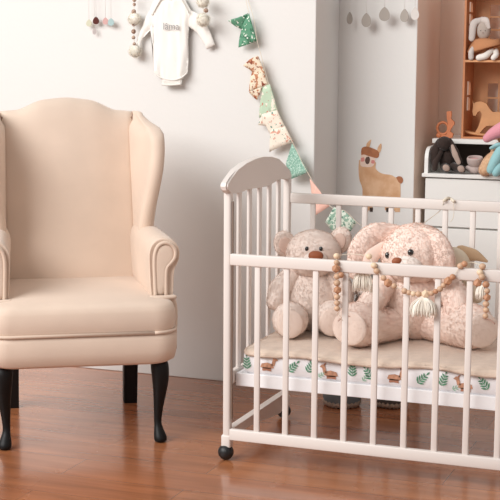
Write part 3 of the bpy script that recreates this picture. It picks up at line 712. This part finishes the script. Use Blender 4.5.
CLO = mat('white_jersey_cotton', (242, 238, 232), 0.9, 0.3, 300, sheen=0.2); CLO2 = mat('white_rib_cotton', (234, 229, 222), 0.9, 0.4, 200)
BS = empty('baby_bodysuit', at(171, 40, 'y', 1.07), 0, 'white long sleeved baby bodysuit with small grey lettering hanging on the wall', 'bodysuit'); bs0 = BS.location.copy()
def cloth(outline, v0, th, m, name, par, res=2.0, fold=0.003, soft=True):
    """puffed garment panel: pixel outline, filled grid, thicker in the middle"""
    P = [at(a, b, 'y', v0) - bs0 for a, b in outline]
    pts = crom(P + [P[0]], len(P) * 4)[:-1] if soft else [a.lerp(b, t) for a, b in zip(P, P[1:] + P[:1]) for t in (0, 0.25, 0.5, 0.75)]
    bm = bmesh.new(); vs = [bm.verts.new(p) for p in pts]; bm.faces.new(vs)
    bmesh.ops.triangulate(bm, faces=bm.faces[:], ngon_method='BEAUTY')
    poly = [(p.x, p.z) for p in pts]
    def dist(x, z):
        d = 9
        for (x1, z1), (x2, z2) in zip(poly, poly[1:] + poly[:1]):
            dx, dz = x2 - x1, z2 - z1; t = max(0, min(1, ((x - x1) * dx + (z - z1) * dz) / (dx * dx + dz * dz + 1e-12)))
            d = min(d, math.hypot(x - x1 - t * dx, z - z1 - t * dz))
        return d
    for _ in range(4):
        es = [e for e in bm.edges if e.calc_length() > 0.012]
        if not es: break
        bmesh.ops.subdivide_edges(bm, edges=es, cuts=1)
        bmesh.ops.triangulate(bm, faces=[f for f in bm.faces if len(f.verts) > 3])
    front = list(bm.verts)
    geo = bmesh.ops.duplicate(bm, geom=bm.verts[:] + bm.edges[:] + bm.faces[:])
    back = [g for g in geo['geom'] if isinstance(g, bmesh.types.BMVert)]
    for v in front:
        d = dist(v.co.x, v.co.z); v.co.y -= th * min(1, d / 0.02) ** 0.5 + 0.001 + (fold * noise.noise(Vector((v.co.x * 45, 0, v.co.z * 9))) if d > 0.002 else 0)
    for v in back:
        v.co.y += 0.001
    bmesh.ops.remove_doubles(bm, verts=bm.verts, dist=0.0004)
    be = [e for e in bm.edges if e.is_boundary]
    if be:
        try: bmesh.ops.bridge_loops(bm, edges=be)
        except Exception: pass
    return obj(name, bm, m, par)
bodyo = cloth([(153, 2), (157, -4), (170, -2), (183, -4), (187, 3), (193, 14), (189, 26), (188.5, 40), (188.5, 60), (187.8, 72), (182.5, 79), (181.5, 85), (172, 85.8), (163, 85), (162.5, 80), (154, 72.5), (153.5, 60), (153.5, 42), (153, 27), (148, 16)], 1.068, 0.014, CLO, 'body_panel', BS, fold=0.006, soft=False)
cloth([(150, 10), (156, 18), (153, 28), (147, 32), (142.5, 40), (141, 49), (135.5, 47), (138, 37), (142, 27), (146, 17)], 1.074, 0.010, CLO, 'sleeve', BS, soft=False)
cloth([(187, 8), (198, 14), (207, 25), (211, 34), (215, 45), (207, 49.5), (201.5, 40), (195, 30), (189, 27), (185, 20)], 1.070, 0.010, CLO, 'sleeve', BS, soft=False)
obj('neckband', tube([at(a, b, 'y', 1.050) - bs0 for a, b in ((154, 12), (158, 4), (163, -2), (171, -1), (179, -3), (184, 4), (189, 13))], 0.004, n=30, seg=6, flat=.6), CLO2, BS)
obj('shoulder_flap', tube([at(a, b, 'y', 1.053) - bs0 for a, b in ((152, 15), (155, 8), (160, 0))], 0.006, n=10, seg=8, flat=0.5, up=(0, 1, 0)), CLO2, BS)
obj('crotch_band', tube([at(a, b, 'y', 1.054) - bs0 for a, b in ((155, 74), (162, 78), (172, 80), (181, 78), (187, 73))], 0.0035, n=20, seg=6), CLO2, BS)
obj('crotch_band', tube([at(a, b, 'y', 1.054) - bs0 for a, b in ((162, 84.5), (172, 84.8), (181, 84))], 0.005, n=20, seg=6), CLO2, BS)
tx = bpy.data.curves.new('lettering', 'FONT'); tx.body = 'l\u00e2ma'; tx.size = 0.042; tx.extrude = 0.0004; tx.align_x = 'CENTER'
to = bpy.data.objects.new('tmp', tx); C.objects.link(to)
bpy.context.view_layer.update()
me = bpy.data.meshes.new_from_object(to.evaluated_get(bpy.context.evaluated_depsgraph_get())); bpy.data.objects.remove(to)
me.materials.clear(); me.materials.append(mat('grey_ink', (160, 157, 156), 0.8))
lo = bpy.data.objects.new('lettering', me); C.objects.link(lo); lo.parent = BS; lo.location = at(171, 29.5, 'y', 1.043) - bs0; lo.rotation_euler = (PI / 2, 0, 0)

# ================================================================== LLAMA WALL STICKER
LL = empty('llama_wall_sticker', at(380, 180, 'y', V2 - 0.002), 0, 'tan llama wall sticker with a brown fringe on the alcove wall', 'wall sticker'); ll0 = LL.location.copy()
def sticker(name, pts, m, lay, par=LL, sm_=True):
    P = [at(a, b, 'y', V2 - 0.0015 - lay * 0.0006) - ll0 for a, b in pts]
    if sm_: P = crom(P + [P[0]], len(P) * 4)[:-1]
    return obj(name, prism(P, (0, 0.0006, 0)), m, par, smooth=False)
LT = mat('llama_tan', (206, 158, 118), 0.7, var=0.16, vscale=18, rgb2=(222, 182, 146)); LB = mat('llama_brown', (176, 112, 74), 0.7, var=0.2, vscale=30); LF = mat('llama_face', (232, 206, 190), 0.7); LN = mat('llama_nose', (92, 66, 56), 0.7); LP = mat('llama_cheek', (216, 140, 132), 0.7); LD = mat('llama_hoof', (62, 48, 42), 0.7)
sticker('body', [(359, 160), (358.5, 170), (359.5, 180), (362, 187), (362.5, 193), (362.3, 208), (363.5, 211), (367.3, 211), (368, 205), (375, 206), (383, 205), (390, 206), (391, 211), (394.5, 211), (396, 206), (399.5, 209), (400.5, 197), (400.5, 184), (402, 182), (402, 178.5), (399, 177), (396, 177.5), (391, 175), (384, 174), (379, 172), (375.5, 168), (374.5, 161)], LT, 0)
sticker('leg', [(362.4, 200), (362.8, 212), (368, 212), (368, 200)], LT, 0.3, sm_=False); sticker('leg', [(366.5, 200), (367.5, 210), (372.5, 211), (372, 200)], LT, 0.2, sm_=False)
sticker('leg', [(384, 200), (385, 210), (389, 211), (390, 200)], LT, 0.2, sm_=False); sticker('leg', [(394.5, 200), (395, 212), (399.8, 212), (400.4, 200)], LT, 0.3, sm_=False)
sticker('hoof', [(369.5, 207.5), (373, 207.5), (372.5, 211.8), (369.8, 211.8)], LD, 1, sm_=False); sticker('hoof', [(386, 208), (389.5, 208), (388.5, 212), (386.2, 212)], LD, 1, sm_=False)
sticker('face', [(361, 154), (374, 156.5), (374.5, 163), (372, 166.5), (366, 167), (360.5, 165)], LF, 1)
sticker('fringe', [(361, 152), (362, 148), (366, 146.5), (372, 148), (378, 151), (379, 155), (377, 158), (370, 156.5), (364, 154.5), (361.5, 155)], LB, 2)
sticker('ear', [(366, 147), (367, 143), (371, 139.5), (370.5, 143), (369, 147.5)], LT, 1); sticker('ear', [(377, 151.5), (378, 147), (381, 143.5), (381.5, 148), (379.5, 153)], LT, 1)
sticker('nose', [(366.5, 157), (369, 156.8), (370, 160), (368.5, 163.8), (366, 163.5), (365, 160)], LN, 2)
sticker('cheek', [(361, 158), (364, 157.5), (364.2, 161), (361.2, 161.5)], LP, 2); sticker('cheek', [(371.5, 160), (374.5, 160.5), (374, 163.5), (371.3, 163)], LP, 2)
sticker('tail', [(396, 177.5), (399, 176.2), (402.2, 177.5), (403, 181), (401, 183.5), (398.5, 182)], LB, 1)

# ================================================================== DRESSER
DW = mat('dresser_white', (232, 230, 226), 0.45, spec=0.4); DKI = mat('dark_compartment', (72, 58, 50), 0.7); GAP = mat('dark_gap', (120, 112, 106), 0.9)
DV, DU0, DU1, DZ = 1.40, 0.352, 1.25, 0.936
DR = empty('changing_dresser', (0.8, DV + 0.2, 0), 0, 'white drawer dresser with open top compartment behind the crib', 'dresser'); dr0 = Vector((0.8, DV + 0.2, 0))
def dbox(name, x0, x1, y0, y1, z0, z1, m=DW, r=0.002, par=DR):
    return obj(name, rbox(x0 - 0.8, x1 - 0.8, y0 - dr0.y, y1 - dr0.y, z0, z1, r=r), m, par, smooth=False)
dbox('carcass', DU0 + 0.012, DU1 - 0.012, DV + 0.022, V3 - 0.006, 0.06, DZ - 0.016)
dbox('plinth', DU0 + 0.03, DU1 - 0.03, DV + 0.06, V3 - 0.02, 0.0, 0.06)
dbox('top_board', DU0, DU1, DV - 0.012, V3 - 0.004, DZ - 0.016, DZ)
zz = [DZ - 0.020, 0.700, 0.475, 0.250, 0.07]
for a, b in zip(zz, zz[1:]): dbox('drawer', DU0 + 0.014, DU1 - 0.014, DV, DV + 0.022, b + 0.006, a - 0.002, r=0.0015)
# compartment: curved side cheeks, roof, dark back
HT = 1.062
for u in (DU0 + 0.006, DU1 - 0.022):
    out = [(DV + 0.006, DZ), (DV + 0.008, DZ + 0.06)] + [(DV + 0.068 - 0.06 * math.cos(a), DZ + 0.06 + 0.052 * math.sin(a)) for a in np.linspace(0.1, PI / 2, 8)] + [(V3 - 0.01, DZ + 0.112), (V3 - 0.01, DZ)]
    obj('side_cheek', prism([Vector((u - 0.8, y - dr0.y, z)) for y, z in out], (0.016, 0, 0)), DW, DR, smooth=False)
dbox('compartment_roof', DU0 + 0.012, DU1, DV + 0.115, V3 - 0.006, HT - 0.002, HT + 0.018)
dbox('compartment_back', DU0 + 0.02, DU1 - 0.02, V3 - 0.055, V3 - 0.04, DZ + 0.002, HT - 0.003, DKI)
DTOP = HT + 0.018

# ================================================================== TOYS ON THE DRESSER
WOODT = mat('orange_wood', (196, 128, 84), 0.5, var=0.12, vscale=20); WOODL = mat('pale_orange_wood', (216, 156, 108), 0.5, var=0.1, vscale=20)
# doll house
HV = 1.58; DHp = at(461, 137.5, 'y', HV)
hu0 = DHp.x; HW = 0.46; HD = 0.20; HH = 0.66
DH = empty('doll_house', (hu0 + HW / 2, HV + HD / 2, DTOP), 0, 'open fronted wooden doll house shelf with window cutouts on the dresser', 'doll house')
def hbox(name, x0, x1, y0, y1, z0, z1, m=WOODT, r=0.001, par=DH, bm=None):
    b = bm or bmesh.new(); add_rbox(b, x0 - HW / 2, x1 - HW / 2, y0 - HD / 2, y1 - HD / 2, z0, z1, r=r)
    return b if bm else obj(name, b, m, par, smooth=False)
zdiv = at(461, 61, 'y', HV).z - DTOP
def grid_panel(name, vertical, holes, x0, x1, z0, z1, th, off):
    """panel with rectangular window openings; holes=(a0,a1,b0,b1) in panel coordinates"""
    bm = bmesh.new()
    A = sorted({x0, x1} | {h[0] for h in holes} | {h[1] for h in holes}); B = sorted({z0, z1} | {h[2] for h in holes} | {h[3] for h in holes})
    for a0, a1 in zip(A, A[1:]):
        for b0, b1 in zip(B, B[1:]):
            ca, cb = (a0 + a1) / 2, (b0 + b1) / 2
            if any(h[0] < ca < h[1] and h[2] < cb < h[3] for h in holes): continue
            if vertical: add_rbox(bm, off, off + th, a0, a1, b0, b1, r=0)
            else: add_rbox(bm, a0, a1, off, off + th, b0, b1, r=0)
    bmesh.ops.remove_doubles(bm, verts=bm.verts, dist=1e-5)
    for v in bm.verts: v.co.x -= HW / 2; v.co.y -= HD / 2
    return obj(name, bm, WOODT if vertical else WOODL, DH, smooth=False)
def winholes(a0, a1, b0, b1, na, nb, g):
    H = []; wa = (a1 - a0 - g * (na - 1)) / na; wb = (b1 - b0 - g * (nb - 1)) / nb
    for i in range(na):
        for j in range(nb): H.append((a0 + i * (wa + g), a0 + i * (wa + g) + wa, b0 + j * (wb + g), b0 + j * (wb + g) + wb))
    return H
hs = winholes(0.06, 0.13, 0.12, 0.25, 1, 2, 0.008) + winholes(0.06, 0.13, zdiv + 0.11, zdiv + 0.26, 1, 3, 0.008)
grid_panel('side_panel', True, hs, 0, HD, 0, HH, 0.009, 0)
grid_panel('side_panel', True, hs, 0, HD, 0, HH, 0.009, HW - 0.009)
hb_ = []
for c in (0.125, 0.325): hb_ += winholes(c - 0.05, c + 0.05, 0.11, 0.24, 2, 2, 0.008) + winholes(c - 0.05, c + 0.05, zdiv + 0.085, zdiv + 0.25, 2, 3, 0.008)
grid_panel('back_panel', False, hb_, 0.009, HW - 0.009, 0.008, HH, 0.006, HD - 0.006)
hbox('bottom_board', 0.009, HW - 0.009, 0, HD - 0.006, 0, 0.008, WOODT)
hbox('shelf_board', 0.009, HW - 0.009, 0, HD - 0.006, zdiv - 0.005, zdiv + 0.005, WOODL)
hbox('roof_board', 0, HW, 0, HD, HH, HH + 0.009, WOODT)
# rocking horse in the lower room
k_ = 223.0
RHp = at(484, 136, 'y', HV + 0.06); RHp.z = DTOP + 0.008
RH = empty('rocking_horse', RHp, 0, 'small wooden rocking horse in the lower room of the doll house', 'rocking horse')
Q = lambda px, py, v=0.0: Vector(((px - 484) / k_, v, (136 - py) / k_))
hp = [(471.5, 100.5), (473.5, 104), (475.5, 102), (481, 101.4), (486, 103.5), (489, 108.5), (492, 112), (498, 111.5), (505, 110.5), (511, 113), (514, 120), (513, 132), (508, 133), (507, 125.5), (498, 125), (490, 125), (486, 125.5), (482.5, 129.5), (480, 133.2), (474.5, 133.2), (478.5, 127), (480.5, 120), (482, 114), (480, 110.5), (477.5, 111.5), (475.5, 116), (472.8, 115.5), (472, 111), (473, 106)]
bm = prism([Q(a, b, -0.011) for a, b in hp], (0, 0.022, 0)); bmesh.ops.bevel(bm, geom=bm.edges[:], offset=0.0012, segments=1, affect='EDGES')
WOODH = mat('honey_wood', (206, 148, 100), 0.5, var=0.12, vscale=20)
obj('horse_body', bm, WOODH, RH, smooth=False)
for s in (-1, 1):
    rk = [Q(464, 129.5), Q(466, 131.4), Q(474, 133.2), Q(484, 134.2), Q(496, 134.2), Q(508, 133), Q(518, 130)]
    obj('rocker', tube([p + Vector((0, s * 0.018, 0)) for p in rk], 0.0062, n=24, seg=8), WOODH, RH)
for a in (477, 509): obj('crossbar', tube([Q(a, 133, -0.022), Q(a, 133, 0.022)], 0.004, n=2, seg=8, smooth=False), WOODL, RH)
# bunny doll on the shelf
DB = empty('bunny_doll', at(483, 59, 'y', HV + 0.05), 0, 'grey bunny doll in brown ruffled skirt on the doll house shelf', 'doll'); DB.location.z = DTOP + zdiv + 0.006
LG = mat('pale_grey_knit', (206, 196, 190), 0.95, 0.4, 200, sheen=0.2); MG = mat('grey_linen', (178, 164, 154), 0.95, 0.4, 200); SK = mat('brown_muslin', (190, 132, 92), 0.9, 0.3, 150); WS = mat('white_knit', (236, 230, 222), 0.9, 0.3, 200)
q = lambda px, py, v=0.0: Vector(((px - 483) / 226, v, (59 - py) / 226))
obj('body', tube([q(484, 56), q(484, 46), q(484, 38)], [0.026, 0.026, 0.016], round_ends=True), SK, DB)
obj('head', ell(q(483.5, 30, -0.012), (0.030, 0.024, 0.040), sq=0.9), MG, DB)
obj('ear', tube([q(480, 20, -0.018), q(474, 24, -0.028), q(472.5, 38, -0.030)], [0.012, 0.017, 0.014], round_ends=True, flat=0.5, up=(0, 1, 0)), LG, DB)
obj('ear', tube([q(481, 19.5, -0.014), q(486.5, 21, -0.030), q(489, 27, -0.03)], [0.012, 0.015, 0.009], round_ends=True, flat=0.5, up=(0, 1, 0)), LG, DB)
bm = bmesh.new(); R = []
for t, (rx, z) in enumerate(((0.018, 0.094), (0.045, 0.088), (0.066, 0.072), (0.076, 0.052), (0.074, 0.046), (0.040, 0.044))):
    R.append([Vector((0.008 + rx * (1 + 0.10 * (k % 2) * (t > 0)) * math.cos(2 * PI * k / 36), -0.012 + rx * 0.62 * math.sin(2 * PI * k / 36), z + 0.020 * math.cos(2 * PI * k / 36) * (t > 1))) for k in range(36)])
add_loft(bm, R, True); obj('skirt', bm, SK, DB)
obj('leg', tube([q(476, 45, -0.02), q(473.5, 51, -0.05), q(473.5, 57, -0.052)], [0.010, 0.012, 0.012], round_ends=True), LG, DB)
obj('leg', tube([q(492, 50, -0.02), q(488, 55, -0.05), q(481.5, 57, -0.055)], [0.012, 0.015, 0.014], round_ends=True), WS, DB)
obj('leg', tube([q(496, 50, -0.01), q(498, 54, -0.05), q(496, 57, -0.06)], [0.012, 0.013, 0.012], round_ends=True), WS, DB)
for px in (481.5, 486): obj('eye', ell(q(px, 30.5, -0.036), (0.002,) * 3, u=8, v=6), EYE, DB)
obj('nose', ell(q(483.8, 32.6, -0.037), (0.003, 0.002, 0.002), u=8, v=6), mat('pink_thread', (150, 110, 104), 0.8), DB)
# wooden rabbit teether
TR = empty('wooden_rabbit_toy', at(445, 138, 'y', DV + 0.16), 0, 'orange wooden rabbit ring toy standing on the left of the dresser top', 'wooden toy'); TR.location.z = DTOP
t_ = lambda px, py: Vector(((px - 445) / 228, -0.006, (139 - py) / 228))
rp_ = [(446, 112), (451, 111.5), (451.5, 116), (450.5, 119), (454.5, 122.5), (454.3, 125), (451, 129), (450, 132), (453.5, 134), (453, 138), (449, 138.8), (441, 138.8), (441, 135.5), (447, 135.5), (447.5, 130), (448, 124), (446.5, 119)]
bm = prism([t_(a, b) for a, b in rp_], (0, 0.012, 0)); bmesh.ops.bevel(bm, geom=bm.edges[:], offset=0.001, segments=1, affect='EDGES')
CW = mat('copper_wood', (204, 122, 78), 0.5, var=0.1, vscale=30)
obj('rabbit_figure', bm, CW, TR, smooth=False)
obj('ring', tube([t_(442.5 + 5.6 * math.cos(a), 129 - 6.0 * math.sin(a)) + Vector((0, 0.006, 0)) for a in np.linspace(0, 2 * PI, 25)], 0.0058, seg=8, smooth=False), CW, TR)
obj('foot', ell(t_(438.5, 136.2) + Vector((0, 0.006, 0)), (0.012, 0.007, 0.011)), CW, TR)
# dark bunny plush sitting in the compartment
BRF = mat('dark_brown_plush', (54, 40, 35), 0.95, 0.5, 200, sheen=0.35); BEF = mat('grey_beige_velour', (170, 148, 136), 0.9, sheen=0.3)
DBp = at(446, 171, 'y', DV + 0.045); DBp.z = DZ
BB = empty('plush_bunny', DBp, 0, 'dark brown plush bunny with grey soles sitting in the dresser compartment', 'plush bunny')
g = lambda px, py, v=0.0: Vector(((px - 446) / 231, v, (171.5 - py) / 231))
fobj('body', ell(g(445, 158, 0.03), (0.034, 0.028, 0.050)), BRF, BB, 700, 0.004, 0.0015)
fobj('head', ell(g(443.5, 142, 0.005), (0.034, 0.032, 0.030)), BRF, BB, 700, 0.004, 0.0015)
e = fobj('ear', tube([g(438, 140, 0.0), g(434.5, 150, -0.015), g(434.5, 162, -0.018)], [0.012, 0.018, 0.015], round_ends=True, flat=0.45, up=(0, 1, 0)), BRF, BB, 300, 0.003, 0.0015)
e = fobj('ear', tube([g(449, 139, 0.0), g(455, 149, -0.015), g(460.5, 160, -0.018)], [0.011, 0.017, 0.013], round_ends=True, flat=0.4, up=(0, 1, 0)), BRF, BB, 300, 0.003, 0.0015)
obj('inner_ear', tube([g(452.5, 144, -0.014), g(456, 152, -0.026), g(460, 160, -0.028)], [0.007, 0.013, 0.010], round_ends=True, flat=0.25, up=(0, 1, 0)), BEF, e)
obj('arm', tube([g(440, 150, 0.0), g(436.5, 160, -0.018), g(435.5, 167, -0.022)], [0.012, 0.014, 0.013], round_ends=True), BRF, BB)
for a, b, c in ((443, 449, 166), (452, 464, 166.5)):
    l = fobj('leg', tube([g(a, 165, 0.02), g((a + b) / 2, 166, -0.01), g(b, c, -0.034)], [0.018, 0.017, 0.016], round_ends=True), BRF, BB, 300, 0.004, 0.0015)
    obj('foot_sole', ell(g(b, c - 0.5, -0.054), (0.017, 0.008, 0.014), rot=(0, 0.6, 0)), BEF, l)
# grey knitted bootie-like hat beside it
KH = empty('knitted_baby_hat', at(475, 171, 'y', DV + 0.05), 0, 'small grey knitted baby hat with pink lining beside the dark bunny', 'baby hat'); KH.location.z = DZ
KG = mat('grey_pink_knit', (186, 168, 162), 0.95, 0.6, 300); KP = mat('pink_lining', (206, 150, 148), 0.95)
h_ = lambda px, py, v=0.0: Vector(((px - 475) / 231, v, (171.5 - py) / 231))
bm = bmesh.new(); R = []
for r, z in ((0.012, 0.030), (0.028, 0.034), (0.035, 0.050), (0.036, 0.066), (0.032, 0.074), (0.028, 0.070), (0.029, 0.055), (0.015, 0.042)):
    R.append([Vector((r * math.cos(a), r * 0.8 * math.sin(a) - (z - 0.05) * 0.4, z + 0.006 * math.sin(a))) for a in np.linspace(0, 2 * PI, 25)[:-1]])
add_loft(bm, R); obj('hat_crown', bm, KG, KH)
obj('lining', ell((0, -0.006, 0.060), (0.027, 0.020, 0.010)), KP, KH)
obj('folded_brim', tube([h_(468, 166), h_(475, 167.5, -0.01), h_(481, 166)], [0.013, 0.016, 0.012], round_ends=True), KG, KH)
# pink, beige and teal plush at the right edge
PP = empty('plush_doll', at(497, 172, 'y', DV + 0.02), 0, 'plush doll with pink hood, beige fur and teal sleeves leaning at right on the dresser', 'plush doll'); PP.location.z = DZ
p_ = lambda px, py, v=0.0: Vector(((px - 497) / 232, v, (173 - py) / 232))
PKF = mat('pink_plush', (222, 150, 162), 0.9, 0.4, 200, sheen=0.4); BGF = mat('beige_curly_fur', (222, 182, 146), 0.95, 0.8, 150, sheen=0.3); TLF = mat('teal_plush', (150, 196, 200), 0.9, 0.4, 200, sheen=0.4)
fobj('body', ell(p_(500, 155, 0.02), (0.05, 0.035, 0.066)), BGF, PP, 900, 0.006)
fobj('head', ell(p_(507, 133, 0.0), (0.05, 0.04, 0.045)), BGF, PP, 600, 0.006)
obj('hood', tube([p_(489, 135.5, -0.05), p_(495, 131, -0.05), p_(503, 127, -0.045), (p_(512, 124, -0.04))], [0.022, 0.030, 0.038, 0.040], round_ends=True, flat=0.9), PKF, PP)
fobj('leg', tube([p_(500, 152, -0.02), p_(492, 160, -0.04), p_(487, 167, -0.045)], [0.034, 0.034, 0.028], round_ends=True), BGF, PP, 900, 0.006)
obj('sleeve', tube([p_(505, 144, -0.06), p_(499, 156, -0.075), p_(494.5, 166, -0.075)], [0.024, 0.024, 0.020], round_ends=True), TLF, PP)
obj('sleeve', tube([p_(505, 156, -0.05), p_(502, 164, -0.075), p_(499.5, 169, -0.08)], [0.020, 0.020, 0.017], round_ends=True), TLF, PP)
obj('collar', tube([p_(494, 145, -0.055), p_(500, 142, -0.07), p_(506, 142, -0.05)], [0.013, 0.017, 0.014], round_ends=True, flat=0.6), TLF, PP)

# ================================================================== THINGS ON THE FLOOR BEHIND THE CRIB
GB = mat('grey_blue_felt', (122, 132, 138), 0.9, 0.3, 200); RF = mat('beige_ruffle', (178, 156, 140), 0.9, 0.3, 200)
def basket(px, py, v, r, h, label, m):
    p = at(px, py, 'z', 0.0); b = empty('felt_basket', (p.x, v, 0), 0, label, 'basket'); R = []
    for k, z in ((0.45, 0.0), (0.75, 0.004), (0.93, 0.03), (1.0, 0.07), (1.0, h), (0.93, h), (0.90, 0.05), (0.5, 0.012)):
        R.append([Vector((r * k * math.cos(a), r * k * math.sin(a), z)) for a in np.linspace(0, 2 * PI, 33)[:-1]])
    obj('basket_body', loft(R), m, b)
    pts = []
    for i in range(97):
        a = 2 * PI * i / 96; rr = r * (0.80 + 0.04 * math.sin(i * PI / 2)); pts.append(Vector((rr * math.cos(a), rr * math.sin(a), 0.014 + 0.006 * math.sin(i * PI / 2))))
    obj('ruffled_rim', tube(pts, 0.010, seg=6, smooth=False), RF, b)
basket(345, 402.5, 0.90, 0.085, 0.11, 'grey blue felt basket with beige ruffle on the floor behind the crib', GB)
basket(398, 399, 0.97, 0.080, 0.10, 'darker grey felt basket on the floor to the right behind the crib', mat('dark_grey_felt', (98, 94, 92), 0.9))
